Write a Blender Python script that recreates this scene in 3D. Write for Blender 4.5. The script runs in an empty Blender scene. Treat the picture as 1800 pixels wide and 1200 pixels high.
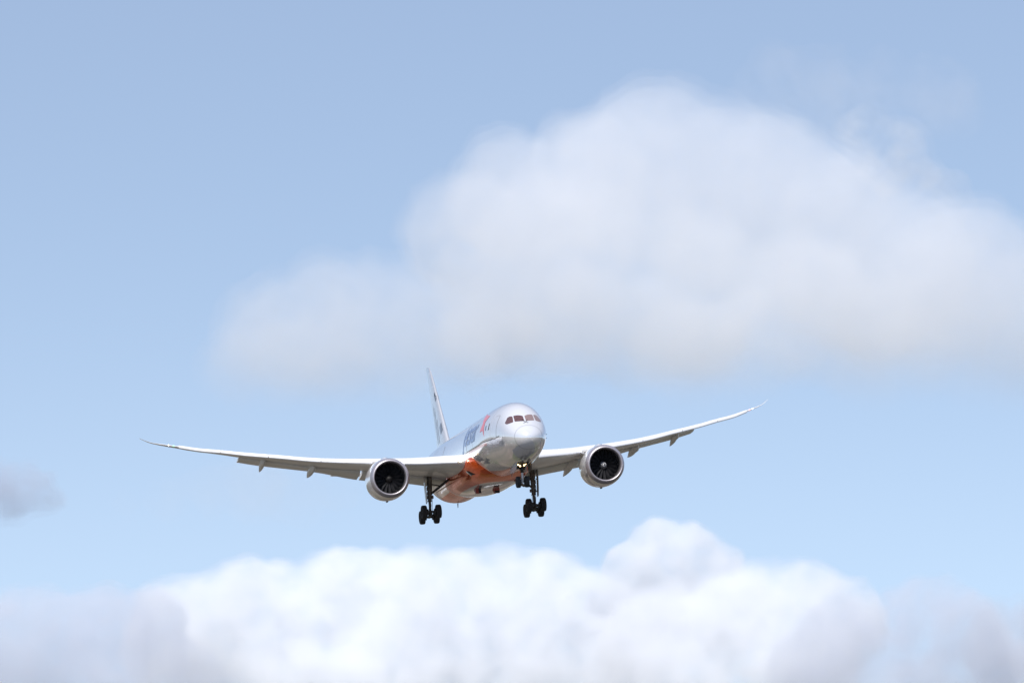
import bpy, bmesh, math, random
import numpy as np
from mathutils import Vector, Matrix, noise
from mathutils.bvhtree import BVHTree

R = math.radians
SC = bpy.context.scene
COL = SC.collection

# ------------------------------------------------------------------ camera
CAM_EL = R(5.0)                       # the lens looks five degrees up
F_PX, CX, CY = 10360.0, 900.0, 600.0  # focal length in pixels of an 1800 x 1200 frame
CAM_POS = Vector((0.0, 0.0, 1.7))
CAM_ROT = Matrix.Rotation(CAM_EL, 3, 'X')
cam_data = bpy.data.cameras.new('camera')
cam = bpy.data.objects.new('camera', cam_data)
COL.objects.link(cam)
cam.location = CAM_POS
cam.rotation_euler = (R(90) + CAM_EL, 0, 0)
cam_data.sensor_width = 36.0
cam_data.lens = F_PX / 1800.0 * 36.0
cam_data.clip_start = 1.0
cam_data.clip_end = 200000.0
SC.camera = cam

# ------------------------------------------------------------------ sky, sun, exposure
SUN_EL, SUN_AZ = R(50), R(180 + 22)   # high behind the photographer, a little to the left
SUN_DIR = Vector((math.sin(SUN_AZ) * math.cos(SUN_EL), math.cos(SUN_AZ) * math.cos(SUN_EL), math.sin(SUN_EL)))
world = bpy.data.worlds.new('World')
SC.world = world
world.use_nodes = True
wn, wl = world.node_tree.nodes, world.node_tree.links
sky = wn.new('ShaderNodeTexSky')
sky.sky_type = 'NISHITA'
sky.sun_disc = False
sky.sun_elevation = SUN_EL
sky.sun_rotation = SUN_AZ
sky.altitude = 0
sky.air_density = 1.0
sky.dust_density = 0.2
sky.ozone_density = 3.0
# the air near the horizon: look the sky up a little higher, and add a thin pale veil of high cloud
w_tc = wn.new('ShaderNodeTexCoord'); w_sp = wn.new('ShaderNodeSeparateXYZ'); w_cb = wn.new('ShaderNodeCombineXYZ')
w_z = wn.new('ShaderNodeMath'); w_z.operation = 'MULTIPLY_ADD'; w_z.inputs[1].default_value = 1.02; w_z.inputs[2].default_value = .105
wl.new(w_tc.outputs['Generated'], w_sp.inputs[0])
wl.new(w_sp.outputs[0], w_cb.inputs[0]); wl.new(w_sp.outputs[1], w_cb.inputs[1])
wl.new(w_sp.outputs[2], w_z.inputs[0]); wl.new(w_z.outputs[0], w_cb.inputs[2])
wl.new(w_cb.outputs[0], sky.inputs['Vector'])
w_v = wn.new('ShaderNodeFloatCurve')
wc = w_v.mapping.curves[0]
for i, p in enumerate([(0, 1.0), (.04, .92), (.15, .62), (.30, .75), (.6, 1.3), (1, 1.3)]):  # veil raised overhead, out of view, to whiten the fuselage top
    if i == 0: wc.points[0].location = p
    elif i == 1: wc.points[1].location = p
    else: wc.points.new(*p)
w_v.mapping.use_clip = False
w_v.mapping.update()
wl.new(w_sp.outputs[2], w_v.inputs['Value'])
w_m = wn.new('ShaderNodeVectorMath'); w_m.operation = 'SCALE'; w_m.inputs[0].default_value = (2.34, 2.29, 2.53)
wl.new(w_v.outputs[0], w_m.inputs['Scale'])
w_a = wn.new('ShaderNodeVectorMath'); w_a.operation = 'ADD'
wl.new(sky.outputs[0], w_a.inputs[0]); wl.new(w_m.outputs[0], w_a.inputs[1])
wl.new(w_a.outputs[0], wn['Background'].inputs[0])
wn['Background'].inputs[1].default_value = 0.10
sun_data = bpy.data.lights.new('sun', 'SUN')
sun_data.energy = 4.2
sun_data.angle = R(0.53)
sun_data.color = (1.0, 0.965, 0.92)
sun = bpy.data.objects.new('sun', sun_data)
COL.objects.link(sun)
sun.rotation_euler = SUN_DIR.to_track_quat('Z', 'Y').to_euler()
SC.view_settings.view_transform = 'Standard'
SC.view_settings.look = 'None'
SC.view_settings.exposure = 0.08
SC.view_settings.gamma = 1.0
SC.cycles.use_denoising = True
SC.cycles.max_bounces = 20
SC.cycles.volume_bounces = 16
SC.cycles.sample_clamp_indirect = 8.0
SC.cycles.volume_step_rate = 1.0

def ray(u, v):
    "direction seen at photo point (u, v)"
    return CAM_ROT @ Vector(((u - CX) / F_PX, 1.0, -(v - CY) / F_PX))

# ------------------------------------------------------------------ materials
def new_mat(name):
    m = bpy.data.materials.new(name); m.use_nodes = True
    t = m.node_tree
    return m, t, t.nodes['Principled BSDF']

def setin(b, **k):
    for n, v in k.items():
        s = b.inputs[n.replace('_', ' ')]
        s.default_value = (*v, 1.0) if isinstance(v, tuple) and len(v) == 3 else v

def paint(name, col, metal=0.0, rough=0.3, coat=0.0, var=0.06, bump=0.0, scale=1.3, coat_rough=0.03):
    "painted or bare surface: colour with slight mottling and uneven gloss"
    m, t, b = new_mat(name)
    tc = t.nodes.new('ShaderNodeTexCoord')
    nz = t.nodes.new('ShaderNodeTexNoise'); nz.inputs['Scale'].default_value = scale; nz.inputs['Detail'].default_value = 6
    t.links.new(tc.outputs['Object'], nz.inputs['Vector'])
    mx = t.nodes.new('ShaderNodeMix'); mx.data_type = 'RGBA'
    mx.inputs[6].default_value = (*[c * (1 - var) for c in col], 1); mx.inputs[7].default_value = (*[min(1, c * (1 + var)) for c in col], 1)
    t.links.new(nz.outputs['Fac'], mx.inputs[0]); t.links.new(mx.outputs[2], b.inputs['Base Color'])
    mr = t.nodes.new('ShaderNodeMapRange'); mr.inputs[3].default_value = rough * .8; mr.inputs[4].default_value = rough * 1.25
    t.links.new(nz.outputs['Fac'], mr.inputs[0]); t.links.new(mr.outputs[0], b.inputs['Roughness'])
    setin(b, Metallic=metal, Coat_Weight=coat, Coat_Roughness=coat_rough)
    if bump:
        bp = t.nodes.new('ShaderNodeBump'); bp.inputs['Strength'].default_value = bump; bp.inputs['Distance'].default_value = .02
        t.links.new(nz.outputs['Fac'], bp.inputs['Height']); t.links.new(bp.outputs[0], b.inputs['Normal'])
    return m

def emit(name, col, power):
    m, t, b = new_mat(name); setin(b, Base_Color=(.8, .8, .8), Emission_Color=col, Emission_Strength=power); return m

SILVER, ORANGE = (.84, .84, .85), (.82, .105, .006)
def livery(name, kind):
    "silver paint with the orange underside: the border is a curve over the length of the aircraft"
    m, t, b = new_mat(name); N, L = t.nodes, t.links
    tc = N.new('ShaderNodeTexCoord'); sp = N.new('ShaderNodeSeparateXYZ'); L.new(tc.outputs['Object'], sp.inputs[0])
    mr = N.new('ShaderNodeMapRange'); mr.inputs[1].default_value = 0; mr.inputs[2].default_value = 57
    L.new(sp.outputs[1], mr.inputs[0])
    cv = N.new('ShaderNodeFloatCurve'); L.new(mr.outputs[0], cv.inputs['Value'])
    if kind == 'fuselage':
        pts = [(0, -3.2), (5.3, -3.1), (6.3, -2.93), (7.4, -2.87), (9.9, -2.82), (12.6, -2.6), (14.4, -2.35), (14.9, -2.1), (15.5, -1.67), (17, -1.24), (20, -.85), (26, -.8), (31, -1.6), (35, -2.35), (42, -2.42), (46, -2.0), (57, -2.0)]
    else:
        pts = [(0, -3.3), (14, -3.3), (16, -3.26), (19, -3.20), (30, -3.2), (34, -3.0), (38, -2.4), (57, -2.4)]
    c = cv.mapping.curves[0]
    for i, (y, z) in enumerate(pts):
        x, v = y / 57, (z + 4) / 4
        if i < 2: c.points[i].location = (x, v)
        else: c.points.new(x, v)
    c.points[0].location = (0, (pts[0][1] + 4) / 4)
    for p in c.points: p.handle_type = 'AUTO_CLAMPED' if hasattr(p, 'handle_type') else p.handle_type
    cv.mapping.update()
    ml = N.new('ShaderNodeMath'); ml.operation = 'MULTIPLY_ADD'; ml.inputs[1].default_value = 4; ml.inputs[2].default_value = -4
    L.new(cv.outputs[0], ml.inputs[0])
    lt = N.new('ShaderNodeMath'); lt.operation = 'LESS_THAN' if kind == 'fuselage' else 'GREATER_THAN'
    L.new(sp.outputs[2], lt.inputs[0]); L.new(ml.outputs[0], lt.inputs[1])
    mx = N.new('ShaderNodeMix'); mx.data_type = 'RGBA'; mx.inputs[6].default_value = (*SILVER, 1); mx.inputs[7].default_value = (*ORANGE, 1)
    L.new(lt.outputs[0], mx.inputs[0]); L.new(mx.outputs[2], b.inputs['Base Color'])
    # long-wave waviness of the skin, as seen in its reflections
    nz = N.new('ShaderNodeTexNoise'); nz.inputs['Scale'].default_value = 1.1; nz.inputs['Detail'].default_value = 3
    L.new(tc.outputs['Object'], nz.inputs['Vector'])
    bp = N.new('ShaderNodeBump'); bp.inputs['Strength'].default_value = .10; bp.inputs['Distance'].default_value = .05
    L.new(nz.outputs['Fac'], bp.inputs['Height']); L.new(bp.outputs[0], b.inputs['Normal'])
    setin(b, Roughness=.12, Coat_Roughness=.02, Coat_IOR=1.55)
    for nm, a, c in (('Metallic', .42, .5), ('Coat Weight', 1.0, .12)):
        q = N.new('ShaderNodeMapRange'); q.inputs[3].default_value = a; q.inputs[4].default_value = c
        L.new(lt.outputs[0], q.inputs[0]); L.new(q.outputs[0], b.inputs[nm])
    return m

M = {
    'fuselage': livery('silver_livery', 'fuselage'), 'fairing': livery('orange_fairing', 'fairing'),
    'radome': None,
    'silver': paint('silver_paint', SILVER, .3, .22, 1.0, .03, .03),
    'white': paint('slat_white', (.78, .78, .79), 0, .35, .4, .08, 0, .5),
    'wing': paint('wing_grey', (.78, .77, .75), 0, .4, .3, .16, 0, .45),
    'flap': paint('flap_grey', (.78, .77, .75), 0, .45, .2, .10, 0, .7),
    'lip': paint('intake_lip_metal', (.46, .43, .455), .75, .45, 0, .05),
    'duct': paint('intake_duct', (.06, .057, .06), 0, .5, 0, .05),
    'blade': paint('fan_blade_black', (.034, .034, .038), .1, .30, .4, .05),
    'black': paint('black_seal', (.02, .02, .022), 0, .6),
    'spinner': paint('spinner_grey', (.12, .12, .125), 0, .35, .3),
    'swirl': paint('swirl_white', (.8, .8, .8), 0, .5),
    'tyre': paint('tyre_rubber', (.022, .021, .022), 0, .75, 0, .1),
    'rim': paint('wheel_rim', (.16, .155, .15), .6, .45),
    'gear': paint('gear_grey', (.16, .145, .13), .2, .5, 0, .25, 0, 6),
    'gear_white': paint('gear_white', (.72, .72, .72), 0, .4),
    'dark': paint('gear_dark', (.05, .047, .045), .2, .5, 0, .2, 0, 6),
    'door': paint('gear_door_paint', (.45, .44, .43), 0, .35, .4),
    'door_in': paint('gear_door_inner', (.12, .10, .09), 0, .55, 0, .2, 0, 5),
    'pane': paint('windscreen_dark', (.11, .045, .04), .15, .08, 1.0, .5, 0, 3),
    'pane_lit': paint('windscreen_blind', (.25, .165, .15), .1, .15, 1.0, .12, 0, 5),
    'cabin': paint('cabin_window_dark', (.05, .07, .12), .1, .08, 1.0),
    'blue': paint('lettering_blue', (.14, .205, .40), .1, .3, .7, .05),
    'red': paint('emblem_red', (.80, .17, .18), .1, .3, .6, .05),
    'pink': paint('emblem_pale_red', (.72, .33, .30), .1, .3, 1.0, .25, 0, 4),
    'grey': paint('tail_mark_grey', (.11, .11, .13), .2, .3, .8, .1),
    'grey2': paint('tail_mark_pale', (.36, .36, .40), .3, .3, .8, .1),
    'opening': paint('outlet_dark', (.012, .01, .01), 0, .7),
    'outlet_red': paint('outlet_wall_red', (.28, .035, .02), 0, .5),
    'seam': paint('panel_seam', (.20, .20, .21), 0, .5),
    'joint': paint('skin_joint', (.42, .42, .44), .2, .4),
    'fin': paint('tail_silver', (.66, .66, .67), .45, .25, .8, .06),
    'lamp': emit('landing_lamp', (1.0, .66, .32), 7.0), 'root_bead': emit('root_bead_glow', (1.0, .86, .62), 10.0),
    'green': emit('lamp_green', (.05, 1.0, .25), 4.0), 'redlamp': emit('lamp_red', (1.0, .08, .04), 3.0), 'strobe': emit('lamp_white', (1, 1, 1), 4.0),
}
M['radome'] = M['fuselage']

# ------------------------------------------------------------------ helpers
def link(o, parent=None):
    COL.objects.link(o)
    if parent is not None: o.parent = parent
    return o

def mesh_obj(name, verts, faces, mat, parent=None, smooth=35, loc=None):
    me = bpy.data.meshes.new(name)
    me.from_pydata([tuple(v) for v in verts], [], faces)
    bm = bmesh.new(); bm.from_mesh(me); bmesh.ops.recalc_face_normals(bm, faces=bm.faces); bm.to_mesh(me); bm.free()
    for m in (mat if isinstance(mat, (list, tuple)) else [mat]): me.materials.append(m)
    if smooth:
        me.polygons.foreach_set('use_smooth', [True] * len(me.polygons))
        me.set_sharp_from_angle(angle=R(smooth))
    o = bpy.data.objects.new(name, me)
    if loc is not None: o.location = loc
    return link(o, parent)

class Shape:
    "collects lofts, tubes and plates into one mesh"
    def __init__(s): s.v, s.f, s.m = [], [], []
    def loft(s, rings, caps=True, closed=True, mi=0):
        n = len(rings[0]); b = len(s.v)
        for r in rings: s.v.extend(Vector(p) for p in r)
        for i in range(len(rings) - 1):
            for j in range(n if closed else n - 1):
                k = (j + 1) % n
                s.f.append((b + i*n + j, b + i*n + k, b + (i+1)*n + k, b + (i+1)*n + j)); s.m.append(mi)
        if caps:
            s.f.append(tuple(b + j for j in range(n))[::-1]); s.m.append(mi)
            s.f.append(tuple(b + (len(rings)-1)*n + j for j in range(n))); s.m.append(mi)
        return s
    def tube(s, pts, rad, seg=14, mi=0):
        pts = [Vector(p) for p in pts]; rad = rad if isinstance(rad, (list, tuple)) else [rad] * len(pts)
        rings, up = [], None
        for i, p in enumerate(pts):
            d = (pts[min(i+1, len(pts)-1)] - pts[max(i-1, 0)]).normalized()
            if up is None: up = Vector((0, 0, 1)) if abs(d.z) < .9 else Vector((0, 1, 0))
            x = d.cross(up).normalized(); y = x.cross(d).normalized()
            rings.append([p + (x * math.cos(2*math.pi*k/seg) + y * math.sin(2*math.pi*k/seg)) * rad[i] for k in range(seg)])
        return s.loft(rings, mi=mi)
    def lathe(s, prof, axis, origin, seg=48, mi=0, caps=False):
        "prof: (along, radius) list round AXIS through ORIGIN"
        a = Vector(axis).normalized(); u = a.cross(Vector((0, 0, 1)) if abs(a.z) < .9 else Vector((1, 0, 0))).normalized(); w = a.cross(u)
        o = Vector(origin)
        return s.loft([[o + a*t + (u*math.cos(2*math.pi*k/seg) + w*math.sin(2*math.pi*k/seg))*r for k in range(seg)] for t, r in prof], caps=caps, mi=mi)
    def box(s, c, size, rot=None, bev=0.0, mi=0):
        c = Vector(c); hx, hy, hz = [v/2 for v in size]; bev = min(bev, hx*.9, hy*.9, hz*.9)
        rot = rot or Matrix.Identity(3)
        def ring(x, z, y): return [(x-bev*0, y, z)]
        def rr(k, y):
            a, b_ = hx - k, hz - k; q = min(bev, a*.5, b_*.5)
            return [c + rot @ Vector(p) for p in [(-a+q, y, -b_), (a-q, y, -b_), (a, y, -b_+q), (a, y, b_-q), (a-q, y, b_), (-a+q, y, b_), (-a, y, b_-q), (-a, y, -b_+q)]]
        return s.loft([rr(bev, -hy), rr(0, -hy+bev), rr(0, hy-bev), rr(bev, hy)] if bev else [rr(0, -hy), rr(0, hy)], mi=mi) if bev else s._plain(c, hx, hy, hz, rot, mi)
    def _plain(s, c, hx, hy, hz, rot, mi):
        return s.loft([[c + rot @ Vector((sx*hx, y, sz*hz)) for sx, sz in ((-1,-1),(1,-1),(1,1),(-1,1))] for y in (-hy, hy)], mi=mi)
    def build(s, name, mat, parent=None, smooth=35, loc=None):
        o = mesh_obj(name, s.v, s.f, mat, parent, smooth, loc)
        if isinstance(mat, (list, tuple)) and len(mat) > 1: o.data.polygons.foreach_set('material_index', s.m)
        return o

def dup(o, parent, loc=None, rot=None):
    c = o.copy(); link(c, parent)
    if loc is not None: c.location = loc
    if rot is not None: c.rotation_euler = rot
    return c
def pchip(xs, ys):
    "monotone cubic through the points"
    xs = np.array(xs, float); ys = np.array(ys, float)
    h = np.diff(xs); d = np.diff(ys) / h
    m = np.zeros(len(xs))
    for i in range(1, len(xs) - 1):
        if d[i-1] * d[i] > 0:
            w1, w2 = 2*h[i] + h[i-1], h[i] + 2*h[i-1]
            m[i] = (w1 + w2) / (w1 / d[i-1] + w2 / d[i])
    m[0], m[-1] = d[0], d[-1]
    def f(x):
        x = min(max(x, xs[0]), xs[-1])
        i = min(max(int(np.searchsorted(xs, x)) - 1, 0), len(h) - 1)
        t = (x - xs[i]) / h[i]
        return float((1+2*t)*(1-t)**2*ys[i] + t*(1-t)**2*h[i]*m[i] + t*t*(3-2*t)*ys[i+1] + t*t*(t-1)*h[i]*m[i+1])
    return f
# fuselage lines against sqrt(distance from the nose): crown, keel, half-width, widest level
_sq = lambda pts: [(math.sqrt(a), b) for a, b in pts]
def _line(pts):
    pts = _sq(pts); f = pchip([p[0] for p in pts], [p[1] for p in pts]); return lambda y: f(math.sqrt(max(y, 0)))
F_TOP = _line([(0,-.93),(.12,-.52),(.4,-.14),(.9,.28),(1.6,.80),(2.4,1.42),(3.3,1.98),(4.2,2.36),(5.2,2.63),(6.5,2.84),(8,2.94),(10,2.97),(37,2.97),(44,2.86),(48,2.66),(52,2.42),(55.6,2.1),(56.2,1.95)])
F_BOT = _line([(0,-.93),(.12,-1.32),(.4,-1.65),(.9,-1.98),(1.6,-2.26),(2.6,-2.52),(4,-2.75),(6,-2.91),(8,-2.97),(40.5,-2.97),(43,-2.80),(46,-2.25),(50,-1.0),(54,.55),(55.8,1.35),(56.2,1.75)])
F_WID = _line([(0,0),(.12,.50),(.4,.90),(.9,1.28),(1.6,1.62),(2.6,1.92),(4,2.16),(5.5,2.38),(7,2.6),(8.5,2.77),(10,2.86),(11.5,2.885),(38,2.885),(43,2.68),(47,2.18),(51,1.48),(54,.85),(55.8,.42),(56.2,.12)])
F_MID = _line([(0,-.93),(.4,-.85),(1.6,-.62),(3,-.38),(5,-.12),(7,0),(39,0),(44,.35),(50,1.25),(54,1.7),(56.2,1.85)])
def fus(y, a):
    "point of the skin at station y, angle a (0 = port side, 90 deg = crown)"
    zm = F_MID(y); c, s = math.cos(a), math.sin(a)
    h = (F_TOP(y) - zm) if s >= 0 else (zm - F_BOT(y))
    return Vector((F_WID(y) * c, y, zm + h * s))

# ------------------------------------------------------------------ clouds: closed billowing bodies of white or grey-tinted mist, lit by the sun and the sky
def mist(name, density, col, px, seed, fade, patch, an=0.0):
    "uneven mist: PX metres to a photo pixel; FADE = (z of the base, z where it is full) or None"
    m = bpy.data.materials.new(name); m.use_nodes = True; t = m.node_tree; N, L = t.nodes, t.links
    N.remove(N['Principled BSDF'])
    v = N.new('ShaderNodeVolumePrincipled')
    v.inputs['Color'].default_value = (*col, 1); v.inputs['Anisotropy'].default_value = an
    tc = N.new('ShaderNodeTexCoord')
    mp = N.new('ShaderNodeMapping'); mp.inputs['Location'].default_value = (seed*5.1, seed*2.3, seed*.7); mp.inputs['Scale'].default_value = (1/(60*px),) * 3
    L.new(tc.outputs['Object'], mp.inputs[0])
    nz = N.new('ShaderNodeTexNoise'); nz.inputs['Scale'].default_value = 1.0; nz.inputs['Detail'].default_value = 3.5; nz.inputs['Roughness'].default_value = .55
    L.new(mp.outputs[0], nz.inputs['Vector'])
    mr = N.new('ShaderNodeMapRange'); mr.inputs[1].default_value = .36; mr.inputs[2].default_value = .64; mr.inputs[3].default_value = patch[0] * density; mr.inputs[4].default_value = patch[1] * density
    L.new(nz.outputs['Fac'], mr.inputs[0]); out = mr.outputs[0]
    if fade:
        sp = N.new('ShaderNodeSeparateXYZ'); L.new(tc.outputs['Object'], sp.inputs[0])
        f = N.new('ShaderNodeMapRange'); f.interpolation_type = 'SMOOTHSTEP'; f.inputs[1].default_value = fade[0]; f.inputs[2].default_value = fade[1]
        L.new(sp.outputs[2], f.inputs[0])
        ml = N.new('ShaderNodeMath'); ml.operation = 'MULTIPLY'; L.new(out, ml.inputs[0]); L.new(f.outputs[0], ml.inputs[1]); out = ml.outputs[0]
    L.new(out, v.inputs['Density'])
    L.new(v.outputs[0], N['Material Output'].inputs['Volume'])
    return m

def billow(name, balls, dist, scale, depth, seed, vox, rough, flat, mat, parent=None, cen=None, lean=0.0):
    "balls (u, v, radius) in photo pixels at DIST metres, merged, then roughened at several sizes"
    px = dist / F_PX
    rnd = random.Random(seed); top = min(b_[1] for b_ in balls)
    bm = bmesh.new()
    for u, v, r in balls:
        p = CAM_POS + ray(u, v) * dist - cen
        p.y += (rnd.uniform(-.5, .5) * r * depth - lean * (v - top)) * px
        q = r * px * scale
        bmesh.ops.create_icosphere(bm, subdivisions=3, radius=1.0, matrix=Matrix.Translation(p) @ Matrix.Diagonal((q, q*depth, q, 1)))
    me = bpy.data.meshes.new(name); bm.to_mesh(me); bm.free()
    o = bpy.data.objects.new(name, me); COL.objects.link(o)
    def remesh():
        "one clean closed skin: voxel remesh, then drop everything but the largest piece"
        md = o.modifiers.new('merge', 'REMESH'); md.mode = 'VOXEL'; md.voxel_size = vox * px
        m2 = bpy.data.meshes.new_from_object(o.evaluated_get(bpy.context.evaluated_depsgraph_get()))
        o.modifiers.clear(); old = o.data; o.data = m2; bpy.data.meshes.remove(old)
        b2 = bmesh.new(); b2.from_mesh(m2); b2.verts.ensure_lookup_table()
        seen, best = set(), []
        for v in b2.verts:
            if v.index in seen: continue
            st, isl = [v], []; seen.add(v.index)
            while st:
                w = st.pop(); isl.append(w)
                for e_ in w.link_edges:
                    x = e_.other_vert(w)
                    if x.index not in seen: seen.add(x.index); st.append(x)
            if len(isl) > len(best): best = isl
        keep = set(v.index for v in best)
        bmesh.ops.delete(b2, geom=[v for v in b2.verts if v.index not in keep], context='VERTS')
        b2.to_mesh(m2); b2.free()
        return m2
    me2 = remesh()
    n = len(me2.vertices)
    co = np.empty(n*3); me2.vertices.foreach_get('co', co); co = co.reshape(-1, 3)
    no = np.empty(n*3); me2.vertices.foreach_get('normal', no); no = no.reshape(-1, 3)
    off = Vector((seed*13.1, seed*7.7, seed*3.3)); d = np.zeros(n)
    for i in range(n):
        p = Vector(co[i]) / px
        a = noise.noise(p / 150 + off)
        b = .5 - abs(noise.noise(p / 62 + off)); c = .5 - abs(noise.noise(p / 26 - off)); e = noise.noise(p / 11 + off)
        d[i] = rough * (40*a + 34*b + 15*c + 4*e)
    co = co + no * (d * px)[:, None]
    if flat is not None:
        zb = (CAM_POS + ray(CX, flat) * dist - cen).z
        k = co[:, 2] < zb; co[k, 2] = zb + (co[k, 2] - zb) * .22
    me2.vertices.foreach_set('co', co.ravel()); me2.update()
    me2 = remesh(); me2.name = name
    me2.polygons.foreach_set('use_smooth', [True] * len(me2.polygons))
    me2.materials.clear(); me2.materials.append(mat)
    if parent is None: o.location = cen
    else: o.parent = parent
    return o

def cloud(label, balls, dist, shells, depth=.9, seed=0, vox=7, rough=1.0, flat=None, col=(.978, .986, .997), fade=None, patch=(.3, 1.6), lean=0.0):
    "shells: (scale, optical depth per 100 photo pixels); the outermost is the cloud, the inner ones its denser parts"
    px = dist / F_PX
    cen = CAM_POS + ray(sum(b[0] for b in balls) / len(balls), sum(b[1] for b in balls) / len(balls)) * dist
    root = None
    fz = [(CAM_POS + ray(CX, q) * dist - cen).z for q in fade] if fade else None
    for i, (sc, dn) in enumerate(shells):
        nm = 'cloud' if i == 0 else ('cloud_core' if i == len(shells) - 1 else 'cloud_body')
        o = billow(nm, balls, dist, sc, depth, seed, vox, rough, flat, mist(nm + '_mist', dn / (100 * px), col, px, seed, fz, patch), root, cen, lean)
        if root is None:
            root = o; o['label'] = label; o['category'] = 'cloud'; o['group'] = 'clouds in the sky'
    return root

cloud('large white flat-based cloud above the airplane',
      [(1130, 315, 160), (1030, 310, 118), (905, 352, 122), (812, 415, 105), (1250, 355, 162), (1335, 375, 165), (1440, 425, 172), (1550, 485, 162), (1660, 535, 150), (1770, 600, 135), (1880, 640, 130), (1000, 490, 165), (1200, 530, 150), (1400, 570, 120), (880, 520, 108), (1100, 600, 105), (1010, 590, 108), (930, 600, 92), (850, 610, 75), (1600, 610, 110), (1300, 645, 95), (1500, 645, 95), (1780, 655, 90), (1200, 655, 90), (1690, 640, 90)],
      12000, [(1.07, .09), (1.0, .14), (.90, .18)], seed=1, fade=(768, 610), patch=(.78, 1.2), rough=.75, lean=1.0)
cloud('faint thin cloud trailing low beside the large cloud',
      [(470, 575, 85), (560, 580, 95), (650, 580, 100), (740, 570, 105), (430, 640, 65), (600, 650, 70), (820, 590, 95), (520, 640, 70), (720, 640, 80)],
      12300, [(1.15, .12), (.98, .13), (.8, .12)], seed=2, fade=(758, 610), patch=(.75, 1.2), lean=.8)
cloud('barely visible wisp of cloud high over the large cloud',
      [(1380, 130, 45), (1450, 150, 60), (1540, 160, 60), (1620, 170, 45), (1330, 165, 35), (1680, 190, 25)],
      12500, [(1.25, .055), (.85, .06)], seed=3, patch=(.2, 1.6))
cloud('torn wisps of cloud coming off the far shoulder of the large cloud',
      [(1500, 240, 26), (1540, 262, 30), (1585, 265, 26), (1560, 300, 34), (1610, 315, 28), (1660, 335, 26), (1700, 372, 24)],
      12200, [(1.2, .18), (.8, .2)], seed=14, patch=(.0, 1.9))
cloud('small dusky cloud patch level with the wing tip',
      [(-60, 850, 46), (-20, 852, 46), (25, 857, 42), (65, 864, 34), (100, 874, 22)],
      13000, [(1.15, .25), (.95, .4), (.7, .5)], seed=4, col=(.74, .79, .89), depth=.8, vox=5)  # absorbing mist colour darkens this patch in place of shade
cloud('pale thin veil of cloud drawn out below the wing tip',
      [(220, 890, 26), (290, 870, 34), (370, 850, 42), (450, 845, 46), (530, 850, 42), (600, 862, 32)],
      13500, [(1.15, .09), (.8, .09)], seed=15, patch=(.5, 1.3))
cloud('bright white cloud tower rising behind the lower cloud bank',
      [(1160, 968, 58), (1205, 982, 62), (1255, 1007, 55), (1120, 1005, 50), (1190, 1070, 90), (1090, 1080, 60), (1290, 1070, 60)],
      32000, [(1.03, .6), (.93, 1.4)], seed=5, rough=.6, vox=5)
cloud('broad white cloud bank along the bottom under the airplane',
      [(1040, 1095, 90), (960, 1070, 95), (880, 1060, 95), (800, 1062, 95), (730, 1068, 98), (660, 1072, 100), (590, 1078, 105), (520, 1085, 105), (450, 1098, 105), (390, 1112, 105), (330, 1130, 105), (1050, 1190, 125), (900, 1190, 140), (720, 1210, 140), (540, 1220, 140)],
      30000, [(1.05, .3), (.99, .5), (.9, .7)], seed=6, lean=.35, rough=.75, patch=(.25, 1.6))
cloud('rounded white cloud bulging beside the cloud tower',
      [(1400, 1085, 98), (1345, 1085, 95), (1460, 1105, 85), (1290, 1110, 95), (1230, 1130, 100), (1160, 1150, 100), (1400, 1180, 110), (1200, 1230, 120)],
      29000, [(1.05, .32), (.98, .5), (.89, .7)], seed=7, lean=.35, rough=.75, patch=(.25, 1.6))
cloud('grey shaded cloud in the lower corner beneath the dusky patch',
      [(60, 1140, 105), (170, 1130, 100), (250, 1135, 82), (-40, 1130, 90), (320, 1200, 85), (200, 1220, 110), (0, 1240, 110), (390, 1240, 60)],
      27000, [(1.06, .28), (.95, .5)], seed=8, col=(.865, .89, .945), rough=.8, patch=(.3, 1.6))  # darker mist colour stands in for shade on this cloud
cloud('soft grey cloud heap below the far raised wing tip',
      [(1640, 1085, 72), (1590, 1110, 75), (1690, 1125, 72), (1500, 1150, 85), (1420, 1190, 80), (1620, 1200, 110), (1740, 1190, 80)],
      27000, [(1.06, .28), (.95, .5)], seed=9, col=(.865, .89, .945), rough=.8, patch=(.3, 1.6))  # grey of the shade is mixed into the mist colour
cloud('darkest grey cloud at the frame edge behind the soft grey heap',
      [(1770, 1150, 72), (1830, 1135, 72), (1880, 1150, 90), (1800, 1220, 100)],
      28000, [(1.06, .3), (.93, .6)], seed=10, col=(.80, .82, .87), rough=.8)  # darkest tint: this cloud's shade sits in its colour

# ------------------------------------------------------------------ the airliner
# aircraft axes: X to port, Y from the nose aft, Z up, metres from the nose station
YAW, PIT, ROL = R(9.55198), R(-6.80765), R(-3.39649)
A_ROT = Matrix.Rotation(YAW, 3, 'Z') @ Matrix.Rotation(PIT, 3, 'X') @ Matrix.Rotation(ROL, 3, 'Y')
A_POS = CAM_POS + CAM_ROT @ Vector((1.5092, 516.8413, -7.4432))
A_MAT = Matrix.Translation(A_POS) @ (CAM_ROT @ A_ROT).to_4x4()
BASE = Vector((0, 28, -5.6))
plane = bpy.data.objects.new('passenger_airplane', None)
COL.objects.link(plane)
plane.matrix_world = A_MAT @ Matrix.Translation(BASE)
plane['label'] = 'silver twin-engine passenger jet with orange belly, landing with its wheels lowered'
plane['category'] = 'airplane'
OFF = -BASE

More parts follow.
